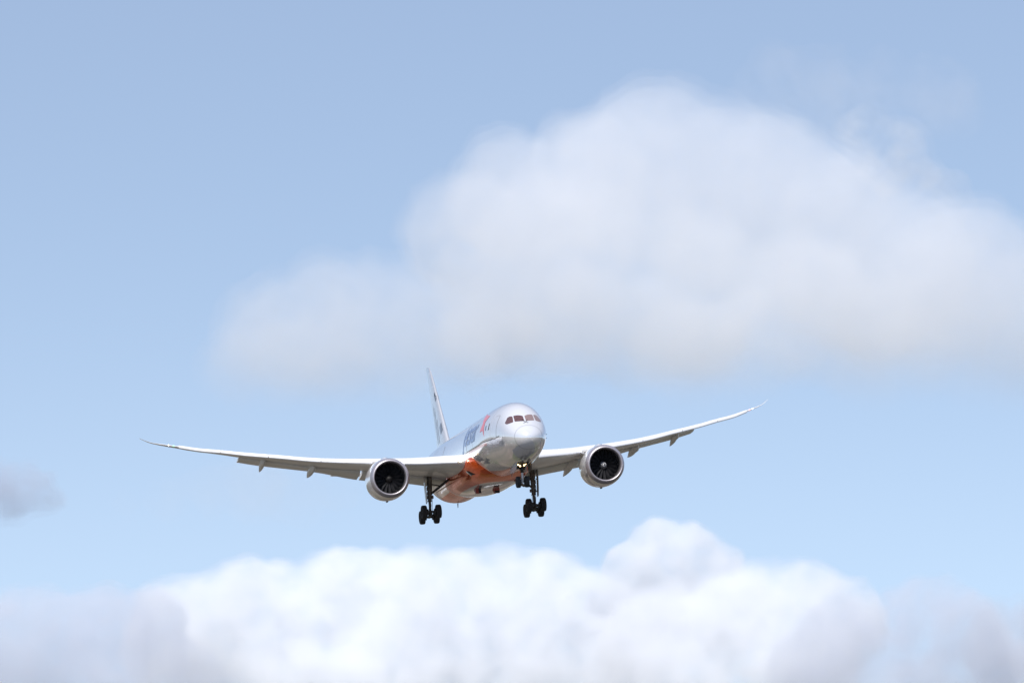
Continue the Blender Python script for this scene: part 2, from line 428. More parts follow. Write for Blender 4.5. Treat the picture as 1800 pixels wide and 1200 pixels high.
# ---- fuselage
SEG = 96
def fus_ring(y, seg=SEG): return [fus(y, 2*math.pi*k/seg) for k in range(seg)]
Y_RAD = .80
ys = [Y_RAD + .02] + [y for y in np.arange(.9, 12, .15)] + [y for y in np.arange(12, 56.2, .5)] + [56.2]
s = Shape(); s.loft([fus_ring(y) for y in ys])
fuselage = s.build('fuselage', M['fuselage'], plane, loc=OFF)
s = Shape(); s.loft([fus_ring(y) for y in [.0015, .01, .03, .06, .1, .16, .24, .34, .46, .6, .72, Y_RAD]])
s.build('radome', M['radome'], fuselage)
s = Shape(); s.loft([[fus(y, 2*math.pi*k/SEG) * 1 + Vector((0, 0, 0)) for k in range(SEG)] for y in (Y_RAD - .004, Y_RAD + .03)], caps=False)
cy = F_MID(Y_RAD)
for v in s.v: v.x *= 1.002; v.z = cy + (v.z - cy) * 1.002
s.build('radome_seam', M['seam'], fuselage)
bvh = BVHTree.FromObject(fuselage, bpy.context.evaluated_depsgraph_get())

def drape(poly, to3, cast, off, step=.12):
    "flat polygon (a, b) cut into a fine grid, each point put on the skin and raised by OFF"
    bm = bmesh.new()
    bm.faces.new([bm.verts.new((a, b, 0)) for a, b in poly])
    bmesh.ops.triangulate(bm, faces=bm.faces)
    for ax in (0, 1):
        lo = min(v.co[ax] for v in bm.verts); hi = max(v.co[ax] for v in bm.verts)
        st = step if isinstance(step, float) else step[ax]
        for k in range(1, int((hi - lo) / st) + 1):
            n = Vector((0, 0, 0)); n[ax] = 1; c = Vector((0, 0, 0)); c[ax] = lo + k*st
            bmesh.ops.bisect_plane(bm, geom=bm.verts[:] + bm.edges[:] + bm.faces[:], plane_co=c, plane_no=n)
    vs = []
    for v in bm.verts: vs.append(to3(v.co.x, v.co.y, cast, off))
    bm.verts.index_update()
    fs = [tuple(v.index for v in f.verts) for f in bm.faces]
    bm.free()
    return vs, fs
def cast_on(tree, o, d):
    r = tree.ray_cast(o, d)
    return r if r[0] is not None else tree.find_nearest(o + d * 6.2)
def from_front(a, b, tree, off):
    h, n, _, _ = cast_on(tree, Vector((a, -3, b)), Vector((0, 1, 0)))
    return h + n * off if n.y < 0 else h - n * off
def from_starboard(a, b, tree, off):
    h, n, _, _ = cast_on(tree, Vector((-9, a, b)), Vector((1, 0, 0)))
    if n.x > 0: n = -n
    return h + n * off
def from_port(a, b, tree, off):
    h, n, _, _ = cast_on(tree, Vector((9, a, b)), Vector((-1, 0, 0)))
    if n.x < 0: n = -n
    return h + n * off
def round_poly(poly, r, n=4):
    out = []
    for i, p in enumerate(poly):
        p = Vector(p); a = Vector(poly[i-1]) - p; b = Vector(poly[(i+1) % len(poly)]) - p
        k = min(r, a.length*.4, b.length*.4); a, b = p + a.normalized()*k, p + b.normalized()*k
        for j in range(n + 1):
            t = j / n; q = a*(1-t)**2 + p*2*t*(1-t) + b*t*t; out.append((q.x, q.y))
    return out
def decal(name, poly, to3, off, mat, parent, step=.12, label=None):
    vs, fs = drape(poly, to3, bvh, off, step)
    o = mesh_obj(name, vs, fs, mat, parent, smooth=60)
    if label: o['label'] = label
    return o

for yj in (6.15, 13.6, 36.8):
    s = Shape(); s.loft([[fus(y, 2*math.pi*k/SEG) for k in range(SEG)] for y in (yj, yj + .035)], caps=False)
    for v in s.v: v.x *= 1.0012; v.z *= 1.0012
    s.build('skin_joint', M['joint'], fuselage)
# cockpit: two front panes, two side panes
FRONT = [(.075, 1.165), (.065, .640), (.87, .668), (.845, 1.225), (.74, 1.27), (.40, 1.265)]
SIDE = [(.915, 1.215), (.985, .640), (1.50, .520), (1.60, .66), (1.30, 1.17), (1.08, 1.25)]
for sx in (-1, 1):
    for poly, rr in ((FRONT, .07), (SIDE, .09)):
        p = round_poly([(-.07 + sx*a, b) for a, b in poly], rr)
        decal('cockpit_window', p, from_front, .010, M['pane'] if sx < 0 else M['pane_lit'], fuselage, .10, 'cockpit pane with dark reddish tint' if sx < 0 else 'cockpit pane with pale blind behind it')
        q = [( -.07 + sx*a, b) for a, b in poly]
for sx in (-1, 1):
    w = [from_front(-.07 + sx*a, b, bvh, .03) for a, b in ((.02, .56), (.10, .60), (.16, .68), (.22, .80))]
    Shape().tube(w, .016, 8).tube([from_front(-.07 + sx*a, b, bvh, .03) for a, b in ((.0, .52), (.15, .45), (.22, .43))], .014, 8).build('windscreen_wiper', M['black'], fuselage)

# passenger windows: one pane, then copies along the starboard side
ZW = .80
def cabin_pane(y):
    p = round_poly([(y - .14, ZW - .235), (y + .14, ZW - .235), (y + .14, ZW + .235), (y - .14, ZW + .235)], .12)
    return p
first = None
yy = 7.6
k = 0
while yy < 47:
    if not any(a < yy < b for a, b in ((16.6, 18.2), (30.8, 32.4), (44.0, 45.6))):
        if first is None or yy > 37:
            w = decal('passenger_window', cabin_pane(yy), from_starboard, .008, M['cabin'], fuselage, .16)
            if first is None: first, y0 = w, yy
        else: dup(first, fuselage, (0, yy - y0, 0))
    yy += .61
# doors: a raised leaf with a dark outline each, starboard
for yd, zt in ((5.0, 1.55), (17.4, 1.5), (31.6, 1.5), (44.8, 1.5)):
    p = round_poly([(yd - .53, -.42), (yd + .53, -.42), (yd + .53, zt), (yd - .53, zt)], .22)
    d = decal('passenger_door', p, from_starboard, .012, M['fuselage'], fuselage, .18)
    p2 = round_poly([(yd - .57, -.46), (yd + .57, -.46), (yd + .57, zt + .04), (yd - .57, zt + .04)], .24)
    decal('door_outline', p2, from_starboard, .006, M['seam'], fuselage, .18)
decal('placard', [(6.55, .55), (6.95, .55), (6.75, .62), (6.72, 1.05), (6.55, 1.15)], from_starboard, .012, M['black'], fuselage)
decal('horizon_reflection', [(8.3, -.345), (16.2, -.36), (16.2, -.40), (8.3, -.385)], from_starboard, .006, M['seam'], fuselage, (.6, .06))  # dark line of the reflected horizon, painted onto the skin
decal('horizon_reflection', [(3.6, -.30), (8.3, -.345), (8.3, -.42), (6.2, -.44), (3.6, -.38)], from_starboard, .006, M['seam'], fuselage, (.6, .06))  # thicker run of the painted horizon reflection, by the door
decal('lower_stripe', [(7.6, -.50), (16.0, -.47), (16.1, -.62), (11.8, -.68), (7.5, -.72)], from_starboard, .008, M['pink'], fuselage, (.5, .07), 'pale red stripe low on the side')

for sx, f_ in ((-1, from_starboard), (1, from_port)):
    for y_, z_ in ((2.75, -.52), (3.0, -.85)):
        p = f_(y_, z_, bvh, .0)
        Shape().tube([p, p + Vector((sx*.05, .03, 0)), p + Vector((sx*.06, -.12, 0))], [.03, .02, .014], 8).build('air_data_probe', M['seam'], fuselage)
# the airline's lettering and star
def wrap_star(y, s_, tree, off):
    a = s_ / 2.93
    n = Vector((-math.cos(a) / 2.885, 0, math.sin(a) / 2.97)).normalized()
    return Vector((-F_WID(y) * math.cos(a), y, F_MID(y) + (F_TOP(y) - F_MID(y)) * math.sin(a))) + n * off
def lettering(txt, y0, z0, size, shear, squeeze):
    cu = bpy.data.curves.new('lettering', 'FONT'); cu.body = txt; cu.size = size; cu.shear = shear; cu.offset = .022 * size; cu.resolution_u = 4
    o = bpy.data.objects.new('lettering', cu); COL.objects.link(o)
    me = bpy.data.meshes.new_from_object(o.evaluated_get(bpy.context.evaluated_depsgraph_get()))
    bpy.data.objects.remove(o); bpy.data.curves.remove(cu)
    bm = bmesh.new(); bm.from_mesh(me)
    for k in range(-10, 45):
        bmesh.ops.bisect_plane(bm, geom=bm.verts[:] + bm.edges[:] + bm.faces[:], plane_co=(0, k*.09, 0), plane_no=(0, 1, 0))
    for v in bm.verts: v.co = wrap_star(y0 - v.co.x * squeeze, z0 + v.co.y, None, .014)
    bm.to_mesh(me); bm.free()
    me.materials.append(M['blue'])
    o = bpy.data.objects.new('lettering', me); link(o, fuselage); o['label'] = 'large blue slanted airline title'
    return o
title = lettering('Jetstar', 18.95, .22, 2.95, .32, .95)
STAR = [(10.9, 2.72), (9.25, 2.25), (7.75, 2.08), (8.4, 1.42), (7.95, .08), (8.65, .72), (9.7, .62), (9.2, 1.38)]
vs, fs = drape(STAR, wrap_star, None, .016, .15)
e = mesh_obj('star_emblem', vs, fs, M['red'], fuselage, smooth=60); e['label'] = 'red star emblem beside the title'
for y, z, h in ((10.5, -2.97, .42), (41.5, -2.97, .38)):
    Shape().loft([[Vector((sx*.03, y + dy, z + .02)) for sx, dy in ((-1, -.02), (1, -.02), (1, .32), (-1, .32))], [Vector((sx*.012, y + .15 + dy, z - h)) for sx, dy in ((-1, 0), (1, 0), (1, .2), (-1, .2))]]).build('antenna', M['seam'], fuselage)

# ---- belly fairing
def sup(w, d, y, z0, n=2.5, seg=56, up=.75):
    r = []
    for k in range(seg):
        a = 2*math.pi*k/seg; c, s_ = math.cos(a), math.sin(a)
        x = w * math.copysign(abs(c)**(2/n), c); z = (d if s_ < 0 else up) * math.copysign(abs(s_)**(2/n), s_)
        r.append(Vector((x, y, z0 + z)))
    return r
bw = pchip([12.5, 14, 15.5, 17, 19, 22, 26, 29, 30.4, 31.4, 32.0], [1.5, 2.3, 2.8, 3.02, 3.12, 3.18, 3.18, 3.1, 3.0, 2.88, 2.74])
bd = pchip([12.5, 14, 15.5, 17, 19, 22, 26, 29, 30.4, 31.4, 32.0], [1.2, 1.55, 1.80, 1.98, 2.12, 2.22, 2.24, 2.17, 2.08, 1.97, 1.84])
fairing = Shape().loft([sup(bw(y), bd(y), y, -1.3) for y in np.arange(12.5, 32.01, .3)]).build('belly_fairing', M['fairing'], plane, loc=OFF)
bvh_f = BVHTree.FromObject(fairing, bpy.context.evaluated_depsgraph_get())
def from_below(a, b, tree, off):
    h, n, _, _ = cast_on(tree, Vector((a, b, -9)), Vector((0, 0, 1)))
    if n.z > 0: n = -n
    return h + n * off
for x0, y0 in ((-1.35, 21.5), (.30, 21.2)):
    # two square scoops under the fairing, red inside, dark at the mouth
    z0 = from_below(x0, y0, bvh_f, 0).z
    s = Shape(); w_, h_ = .24, .40
    s.loft([[Vector((x0 + a*w_, y, z0 + .15 if b > 0 else z0 - h_*k)) for a, b in ((-1, -1), (1, -1), (1, 1), (-1, 1))] for y, k in ((y0 - .25, 1.0), (y0 + .1, 1.0), (y0 + .9, .05))])
    sc = s.build('air_outlet', M['outlet_red'], fairing)
    xa, xb = (x0 - .0, x0 + w_ - .02) if x0 < 0 else (x0 - w_ + .02, x0 + w_ - .02)
    za, zb = (z0 - h_ + .02, z0 - .01) if x0 < 0 else (z0 - h_ + .02, z0 - h_*.45)
    s = Shape(); s.loft([[Vector((a, y, b)) for a, b in ((xa, za), (xb, za), (xb, zb), (xa, zb))] for y in (y0 - .262, y0 - .245)])
    s.build('outlet_opening', M['opening'], fairing)
for sx, f_ in ((-1, from_starboard), (1, from_port)):
    vs, fs = drape([(15.9, -2.52), (16.7, -2.12), (17.5, -2.02), (16.8, -2.5)], f_, bvh_f, .012, .2)
    mesh_obj('air_inlet', vs, fs, M['opening'], fairing)
    vs, fs = drape([(16.8, -2.5), (17.5, -2.02), (17.8, -2.02), (17.1, -2.55)], f_, bvh_f, .014, .2)
    mesh_obj('inlet_lip', vs, fs, M['silver'], fairing)

# ---- wings
z_sil = pchip([2.4, 3.2, 4.3, 6.76, 8.4, 13.5, 16.1, 18.05, 21.65, 23.16, 25.38, 26.93, 27.8, 29.2, 30.06], [-.75, -.69, -.58, -.38, -.17, .475, .92, 1.365, 2.15, 2.53, 3.04, 3.52, 3.79, 4.28, 4.82])
le = pchip([2.4, 2.9, 10, 25, 26.5, 28, 29.3, 30.06], [16.75, 17.1, 22.07, 32.57, 33.8, 35.6, 37.4, 38.54])
te = pchip([2.4, 6, 9.9, 14, 25, 26.5, 28, 29.3, 30.06], [29.9, 29.95, 30.2, 31.4, 35.3, 36.1, 37.15, 38.1, 38.78])
band = pchip([2.4, 8.3, 14, 25.4, 27, 30.06], [.72, .62, .46, .34, .28, .05])
inc = pchip([2.4, 10, 17, 25, 30.06], [R(2.6), R(1.4), R(.2), R(-1.8), R(-1.8)])
thk = pchip([2.4, 10, 25, 27, 30.06], [.125, .105, .092, .085, .07])
def foil(n=22, cut=1.0):
    "closed outline (x/c, z/t): upper from the rear to the nose, then lower back"
    xs_ = [cut * (1 - math.cos(math.pi * k / n)) / 2 for k in range(n + 1)]
    yt = lambda x: 5 * (.2969*math.sqrt(x) - .126*x - .3516*x*x + .2843*x**3 - .1015*x**4)
    cam_ = lambda x: .012 * 4 * x * (1 - x)
    up = [(x, yt(x), cam_(x)) for x in xs_[::-1]]; lo = [(x, -yt(x), cam_(x)) for x in xs_[1:]]
    return up + lo
def wing_ring(sx, X, cut):
    c = te(X) - le(X); a = inc(X); z0 = z_sil(X) - .52*band(X); t = thk(X)
    return [Vector((sx*X, le(X) + (x*math.cos(a) + zt*t*math.sin(a))*c, z0 + (-x*math.sin(a) + (zt*t + cm)*1.0)*c)) for x, zt, cm in foil(22, cut)]
def wing_pt(X, f, up=0.0):
    c = te(X) - le(X); a = inc(X); z0 = z_sil(X) - .52*band(X)
    return le(X) + f*c*math.cos(a), z0 - f*c*math.sin(a) + up
SLAT = [(.60, .0), (.2, -.09), (-.15, -.25), (-.42, -.47), (-.55, -.68), (-.57, -.84), (-.46, -.97), (-.25, -1.0), (-.30, -.80), (-.22, -.56), (.05, -.33), (.34, -.15)]
flap_te = pchip([3.2, 4.6, 6.1, 9.0, 10.8, 14.6, 17.3, 19.8, 21.6], [31.2, 31.3, 31.45, 31.5, 31.7, 32.9, 33.9, 34.75, 35.2])
flap_z = pchip([3.2, 4.6, 6.1, 9.0, 10.8, 14.6, 17.3, 19.8, 21.6], [-2.15, -1.98, -1.68, -1.28, -1.0, .08, .68, 1.22, 1.68])
def flap_ring(sx, X):
    y0, z0 = wing_pt(X, .80); y1, z1 = flap_te(X), flap_z(X); z0 -= .02*(te(X)-le(X)) 
    d = Vector((0, y1-y0, z1-z0)); L_ = d.length; d.normalize(); n = Vector((0, -d.z, d.y))
    return [Vector((sx*X, y0, z0)) + d*(x*L_) + n*(zt*.13 + cm*1.2)*L_ for x, zt, cm in foil(10)]
for sx in (-1, 1):
    s = Shape()
    s.loft([wing_ring(sx, X, .83) for X in [2.4, 2.9, 3.5, 4.5, 6, 7.5, 9, 10, 11.5, 13, 15, 17, 19, 20.5, 21.6]])
    s.loft([wing_ring(sx, X, 1.0) for X in [21.6, 22.5, 24, 25, 26, 26.5, 27, 27.5, 28, 28.5, 29, 29.3, 29.6, 29.9, 30.06]])
    wing = s.build('wing', M['wing'], plane, loc=OFF)
    for a, b in ((3.75, 8.35), (10.75, 15.0), (15.06, 19.4), (19.46, 23.4), (23.46, 26.95)):
        xs_ = np.linspace(a, b, 9)
        Shape().loft([[Vector((sx*X, le(X) + dy*band(X), z_sil(X) + dz*band(X))) for dy, dz in SLAT] for X in xs_]).build('slat', M['white'], wing)
    for a, b, nm in ((3.25, 8.9, 'flap'), (9.1, 10.75, 'flaperon'), (10.95, 21.55, 'flap')):
        Shape().loft([flap_ring(sx, X) for X in np.linspace(a, b, 12)]).build(nm, M['flap'], wing)
    for X, tipy, tipz, w in ((8.75, 33.3, -1.75, .36), (15.2, 34.3, -.26, .29), (19.5, 35.2, .62, .25)):
        rings = []
        for f, hw, hh, dz in ((.50, .05, .05, -.02), (.56, .6, .55, -.06), (.66, 1, 1, -.12), (.76, 1, 1.1, -.16)):
            y, z = wing_pt(X, f); c = te(X)-le(X)
            rings.append((Vector((sx*X, y, z - .055*c*(1-f)*1.6 + dz)), w*hw, w*hh*1.25))
        y, z = wing_pt(X, .84)
        p0 = Vector((sx*X, y, z - .30)); p1 = Vector((sx*X, tipy, tipz))
        for t, k in ((0, 1.0), (.25, .95), (.5, .75), (.75, .45), (.92, .18), (1, .03)):
            rings.append((p0.lerp(p1, t), w*k, w*1.35*k))
        Shape().loft([[p + Vector((math.cos(2*math.pi*k/20)*a, 0, math.sin(2*math.pi*k/20)*b)) for k in range(20)] for p, a, b in rings]).build('flap_fairing', M['flap'], wing)
    # lamps
    def lamp(name, X, dy, dz, r, mat):
        Shape().lathe([(-r, .0005), (-r*.7, r*.7), (0, r), (r*.7, r*.7), (r, .0005)], (0, 1, 0), (sx*X, le(X) + dy, z_sil(X) - .52*band(X) + dz), 12).build(name, mat, wing)
    lamp('navigation_light', 27.35, -.03, .02, .055, M['green'] if sx < 0 else M['redlamp'])
    lamp('strobe_light', 27.75, -.03, .02, .055, M['strobe'])
    if sx < 0: lamp('landing_light', 3.45, -.02, .02, .16, M['root_bead'])  # glowing bead on the starboard wing root only

# ---- engines
AX = Vector((0, 1, 0))
OUT = [(0.0, 1.530), (.012, 1.575), (.05, 1.625), (.13, 1.685), (.26, 1.745), (.42, 1.79), (.48, 1.80)]
NAC = [(.485, 1.801), (.8, 1.845), (1.3, 1.885), (2.0, 1.905), (2.8, 1.89), (3.6, 1.82), (4.4, 1.69), (5.2, 1.50), (5.2, 1.40), (4.4, 1.42)]
LIPIN = [(0.0, 1.530), (.015, 1.49), (.06, 1.455), (.15, 1.43), (.3, 1.415), (.42, 1.41)]
DUCT = [(.42, 1.409), (.8, 1.41), (1.3, 1.42), (1.75, 1.42)]
def blade_mesh():
    "one swept fan blade, root to tip along +Z, axis Y"
    rings = []
    for t in np.linspace(0, 1, 9):
        r = .36 + t * 1.045; ch = .30 + .16*math.sin(math.pi*min(1, t*.9 + .1)) ; tw = R(28 + 34*t)
        lean = .10 * math.sin(t*2.6) - .12*t*t; sweep = -.10*math.sin(t*math.pi) + .04*t
        ring = []
        for u_, th in ((-.5, .004), (-.3, .016), (0, .022), (.3, .014), (.5, .003), (.3, -.014), (0, -.022), (-.3, -.016)):
            x = lean + ch*u_*math.sin(tw) + th*math.cos(tw); y = sweep + ch*u_*math.cos(tw)*1.0 - th*math.sin(tw)
            ring.append(Vector((x, y, math.sqrt(max(r*r - x*x, .05)))))
        rings.append(ring)
    return rings
E_POS = Vector((9.91, 17.6, -2.18))
for sx in (-1, 1):
    c = Vector((sx*E_POS.x, E_POS.y, E_POS.z))
    s = Shape(); s.lathe(NAC, AX, (0, 0, 0), 72); 
    s.lathe([(1.9, 1.40), (3.5, 1.0), (5.6, .95), (6.6, .62), (6.6, .5), (4, .4)], AX, (0, 0, 0), 48)
    eng = s.build('engine', M['silver'], plane, loc=OFF + c)
    Shape().lathe(OUT[::-1] + LIPIN[1:], AX, (0, 0, 0), 72).build('intake_lip', M['lip'], eng)
    Shape().lathe(DUCT, AX, (0, 0, 0), 72).build('intake_duct', M['duct'], eng)
    Shape().lathe([(1.62, 1.40), (1.66, .0005)], AX, (0, 0, 0), 48).build('fan_backing', M['black'], eng)
    blade = Shape().loft(blade_mesh()).build('fan_blade', M['blade'], eng, smooth=50, loc=(0, 1.32, 0))
    for k in range(1, 18):
        dup(blade, eng, (0, 1.32, 0), (0, 2*math.pi*k/18, 0))
    cone = [(.80, .0005), (.81, .05), (.86, .13), (.95, .22), (1.08, .30), (1.22, .36), (1.5, .40)]
    sp = Shape().lathe(cone, AX, (0, 0, 0), 40).build('spinner', M['spinner'] if sx > 0 else M['opening'], eng)  # starboard spinner is near-black: shade put into its colour
    if sx > 0:
        rf = pchip([c_[1] for c_ in cone], [c_[0] for c_ in cone])
        a_, b_ = [], []
        for k in range(49):
            th = 2*math.pi*1.12*k/48 + 2.2; r0 = .05 + .17*k/48; w_ = .05*(1 - .25*k/48)
            for L_, r_ in ((a_, r0), (b_, r0 + w_)): L_.append(Vector((r_*math.cos(th), rf(r_) - .012, r_*math.sin(th))))
        mesh_obj('spinner_spiral', a_ + b_, [(i, i+1, 50+i, 49+i) for i in range(48)], M['swirl'], eng)['label'] = 'white spiral on the spinner'
    # pylon and the strake on the nacelle
    y0, z0 = wing_pt(9.9, .02); y1, z1 = wing_pt(9.9, .5)
    rings = []
    for y, zb, zt, w in ((1.5, 1.75, 1.90, .06), (2.1, 1.7, 2.06, .24), (3.0, 1.6, 2.14, .30), (4.4, 1.3, 2.06, .34), (6.0, .9, 1.90, .36), (8.0, .7, 1.6, .34), (10.5, .8, 1.2, .2), (12, 1.05, 1.15, .05)):
        rings.append([Vector((w*math.cos(2*math.pi*k/16), y, (zb+zt)/2 + (zt-zb)/2*math.copysign(abs(math.sin(2*math.pi*k/16))**.7, math.sin(2*math.pi*k/16)))) for k in range(16)])
    Shape().loft(rings).build('pylon', M['silver'], eng)
    a = R(38); d = Vector((-sx*math.cos(a), 0, math.sin(a)))
    pts = [d*1.87 + Vector((0, 1.5, 0)), d*2.28 + Vector((0, 2.4, 0)), d*2.25 + Vector((0, 2.8, 0)), d*1.86 + Vector((0, 3.0, 0))]
    n = Vector((d.z, 0, -d.x))*.02
    Shape().loft([[p - n for p in pts], [p + n for p in pts]]).build('strake', M['silver'], eng)
    Shape().box((0, 3.2, -1.90), (.16, .5, .12), bev=.03).build('drain_mast', M['seam'], eng)

# ---- tail
def slab(r0, r1, n=18, steps=12, ax='z', curve=None):
    "tapered flying surface between two chord lines ((y_le, y_te, span, thickness))"
    rings = []
    for k in range(steps + 1):
        t = k / steps
        yl, yt, sp_, th = [r0[i] + (r1[i]-r0[i])*t for i in range(4)]; c = yt - yl
        if k == steps: th *= .5
        rings.append([(zt*th*c, yl + x*c, sp_) for x, zt, cm in foil(n)])
    return rings
fin_rings = []
fin_le = pchip([2.2, 3.35, 5, 6.9, 9.5, 10.7, 11.15, 11.3], [43.1, 44.25, 45.8, 47.7, 50.25, 51.6, 52.4, 53.2])
fin_te = pchip([2.2, 3.2, 5.4, 7.46, 9.9, 11.3], [50.9, 51.3, 51.95, 52.8, 53.75, 54.4])
fin_t = pchip([2.2, 6, 10.5, 11.3], [.105, .10, .095, .05])
zs_ = [2.0, 2.6, 3.2, 4, 5, 6, 7, 8, 9, 10, 10.5, 10.8, 11.0, 11.15, 11.25, 11.3]
fin = Shape().loft([[Vector((zt*fin_t(z)*(fin_te(z)-fin_le(z)), fin_le(z) + x*(fin_te(z)-fin_le(z)), z)) for x, zt, cm in foil(20)] for z in zs_]).build('vertical_tail', M['fin'], plane, loc=OFF)
bvh_t = BVHTree.FromObject(fin, bpy.context.evaluated_depsgraph_get())
def fin_mark(poly, mat, nm='tail_star'):
    for f_ in (from_starboard, from_port):
        vs, fs = drape(poly, f_, bvh_t, .015, .3)
        mesh_obj(nm, vs, fs, mat, fin, smooth=60)
fin_mark([(49.35, 8.75), (49.62, 8.15), (49.0, 7.55), (48.55, 8.0)], M['grey'])
fin_mark([(46.5, 5.3), (47.15, 4.85), (46.5, 4.1), (45.75, 4.5)], M['grey'])
fin_mark([(49.6, 7.1), (50.2, 6.2), (49.7, 4.6), (49.2, 3.4), (48.7, 3.4), (49.0, 5.3)], M['grey2'], 'tail_stripe')
fin_mark([(50.6, 7.6), (50.95, 6.6), (50.5, 5.2), (50.1, 4.2), (50.2, 6.0)], M['grey2'], 'tail_stripe')
fin_mark([(48.4, 5.9), (48.7, 5.3), (48.0, 3.5), (47.3, 3.3)], M['grey2'], 'tail_stripe')
for sx in (-1, 1):
    st_le = pchip([.3, 1, 9.2, 9.95], [47.9, 48.4, 54.0, 54.9]); st_te = pchip([.3, 1, 9.95], [54.0, 54.2, 56.1])
    Shape().loft([[Vector((sx*X, st_le(X) + x*(st_te(X)-st_le(X)), .72 + .094*X + zt*.09*(st_te(X)-st_le(X)))) for x, zt, cm in foil(14)] for X in [.3, 1, 2.5, 4, 6, 8, 9.2, 9.6, 9.8, 9.95]]).build('horizontal_tail', M['wing'], plane, loc=OFF)

# ---- landing gear
def wheel_mesh(rad, wid):
    w = wid/2; r = rad
    prof = [(-w*.55, r*.42), (-w*.80, r*.50), (-w*.97, r*.66), (-w, r*.80), (-w*.90, r*.92), (-w*.62, r*.985), (-w*.30, r), (-w*.27, r*.985), (-w*.23, r), (0, r), (w*.23, r), (w*.27, r*.985), (w*.30, r), (w*.62, r*.985), (w*.90, r*.92), (w, r*.80), (w*.97, r*.66), (w*.80, r*.50), (w*.55, r*.42)]
    hub = [(-w*.55, r*.42), (-w*.45, r*.34), (-w*.60, r*.22), (-w*.62, .001)]
    s = Shape(); s.lathe(prof, (1, 0, 0), (0, 0, 0), 40, 0)
    s.lathe(hub, (1, 0, 0), (0, 0, 0), 40, 1); s.lathe([(-a, b) for a, b in hub], (1, 0, 0), (0, 0, 0), 40, 1)
    return s
wheel0 = None
for sx in (-1, 1):
    X = sx*4.9; C = Vector((X, 27.92, -4.92))
    s = Shape()
    top = Vector((X - sx*.1, 27.55, -1.35))
    s.tube([top, top.lerp(C, .38)], [.23, .21], 20)
    s.tube([top.lerp(C, .36), top.lerp(C, .66)], [.205, .19], 20)
    s.tube([top.lerp(C, .655), top.lerp(C, .675)], [.23, .23], 20)
    s.tube([top.lerp(C, .66), C], [.125, .125], 16)
    s.tube([C + Vector((0, 0, -.16)), C + Vector((0, 0, .3))], [.19, .17], 16)
    s.tube([top + Vector((0, -.02, -1.1)), (X, 26.3, -1.75)], .10, 12)                     # drag brace
    s.tube([top + Vector((0, .1, -1.3)), (X - sx*.2, 29.0, -1.75)], .08, 12)
    a = top.lerp(C, .64) + Vector((0, -.26, 0)); b = C + Vector((0, -.20, .25)); m_ = (a + b)/2 + Vector((0, -.42, 0))
    s.tube([a, m_], .05, 8).tube([m_, b], .05, 8)                                          # torque links
    for q in (.2, .45, .55):
        p = top.lerp(C, q); s.tube([p + Vector((sx*.22, -.1, .12)), p + Vector((sx*.24, -.1, -.2))], .045, 8)
    s.tube([top.lerp(C, .05) + Vector((.16*sx, -.2, 0)), top.lerp(C, .5) + Vector((.2*sx, -.2, 0)), top.lerp(C, .9) + Vector((.1*sx, -.18, 0))], .022, 6)
    s.tube([top.lerp(C, .1) + Vector((-.2*sx, -.2, 0)), top.lerp(C, .62) + Vector((-.2*sx, -.22, 0)), C + Vector((-.2*sx, -.1, .3))], .02, 6)
    s.box(top.lerp(C, .56) + Vector((-sx*.24, -.05, 0)), (.2, .3, .3), bev=.04)
    s.box(top.lerp(C, .34) + Vector((sx*.2, -.1, 0)), (.16, .3, .4), bev=.04)
    gear = s.build('main_landing_gear', M['gear'], plane, loc=OFF)
    s = Shape()
    s.tube([top.lerp(C, .50), Vector((sx*3.75, 27.2, -2.35)), Vector((sx*2.9, 26.9, -1.75))], [.10, .12, .12], 12)
    s.tube([top.lerp(C, .22), Vector((sx*3.9, 27.25, -2.40))], .055, 10)
    s.build('side_brace', M['dark'], gear)
    tilt = Matrix.Rotation(R(-15), 3, 'X')
    bf = C + tilt @ Vector((0, -.73, 0)); br = C + tilt @ Vector((0, .73, 0))
    s = Shape(); s.tube([bf + Vector((0, -.12, 0)), C, br + Vector((0, .12, 0))], [.13, .17, .13], 14)
    s.tube([bf - Vector((.62, 0, 0)), bf + Vector((.62, 0, 0))], .10, 12).tube([br - Vector((.62, 0, 0)), br + Vector((.62, 0, 0))], .10, 12)
    s.tube([bf + Vector((-.3, .1, -.18)), br + Vector((-.3, -.1, -.18))], .035, 8).tube([bf + Vector((.3, .1, -.18)), br + Vector((.3, -.1, -.18))], .035, 8)
    for w_ in (bf, br):
        for q in (-.33, .33): s.tube([w_ + Vector((q - .06, 0, 0)), w_ + Vector((q + .06, 0, 0))], .27, 18)
    s.build('bogie_beam', M['dark'], gear)
    for ax in (bf, br):
        for q in (-.665, .665):
            if wheel0 is None: wheel0 = wheel_mesh(.635, .50).build('wheel', [M['tyre'], M['rim']], gear, smooth=40, loc=ax + Vector((q, 0, 0)))
            else: dup(wheel0, gear, ax + Vector((q, 0, 0)))
    s = Shape()
    pts = [(27.1, -1.45), (27.75, -1.45), (27.85, -2.2), (27.85, -3.7), (27.75, -3.95), (27.25, -3.85), (27.1, -3.2)]
    xo = sx*5.27
    s.loft([[Vector((xo - sx*.035 + sx*.04*(z + 2.5), y, z)) for y, z in pts], [Vector((xo + sx*.035 + sx*.04*(z + 2.5), y, z)) for y, z in pts]])
    s.m[-2] = 1
    s.build('gear_door', [M['door'], M['door_in']], gear)
    for y_, z_ in ((27.5, -2.3), (27.6, -3.4)):
        Shape().tube([Vector((X + sx*.2, y_, z_)), Vector((xo - sx*.05, y_, z_ - .02))], .04, 8).build('door_link', M['dark'], gear)
    # the wheel bay under the wing root, and its inner door hanging down
    Shape().box((sx*3.55, 27.6, -2.6), (1.3, 1.5, .05), Matrix.Rotation(sx*R(28), 3, 'Y'), .02).build('bay_liner', M['door_in'], gear)
N_C = Vector((0, 5.53, -4.36))
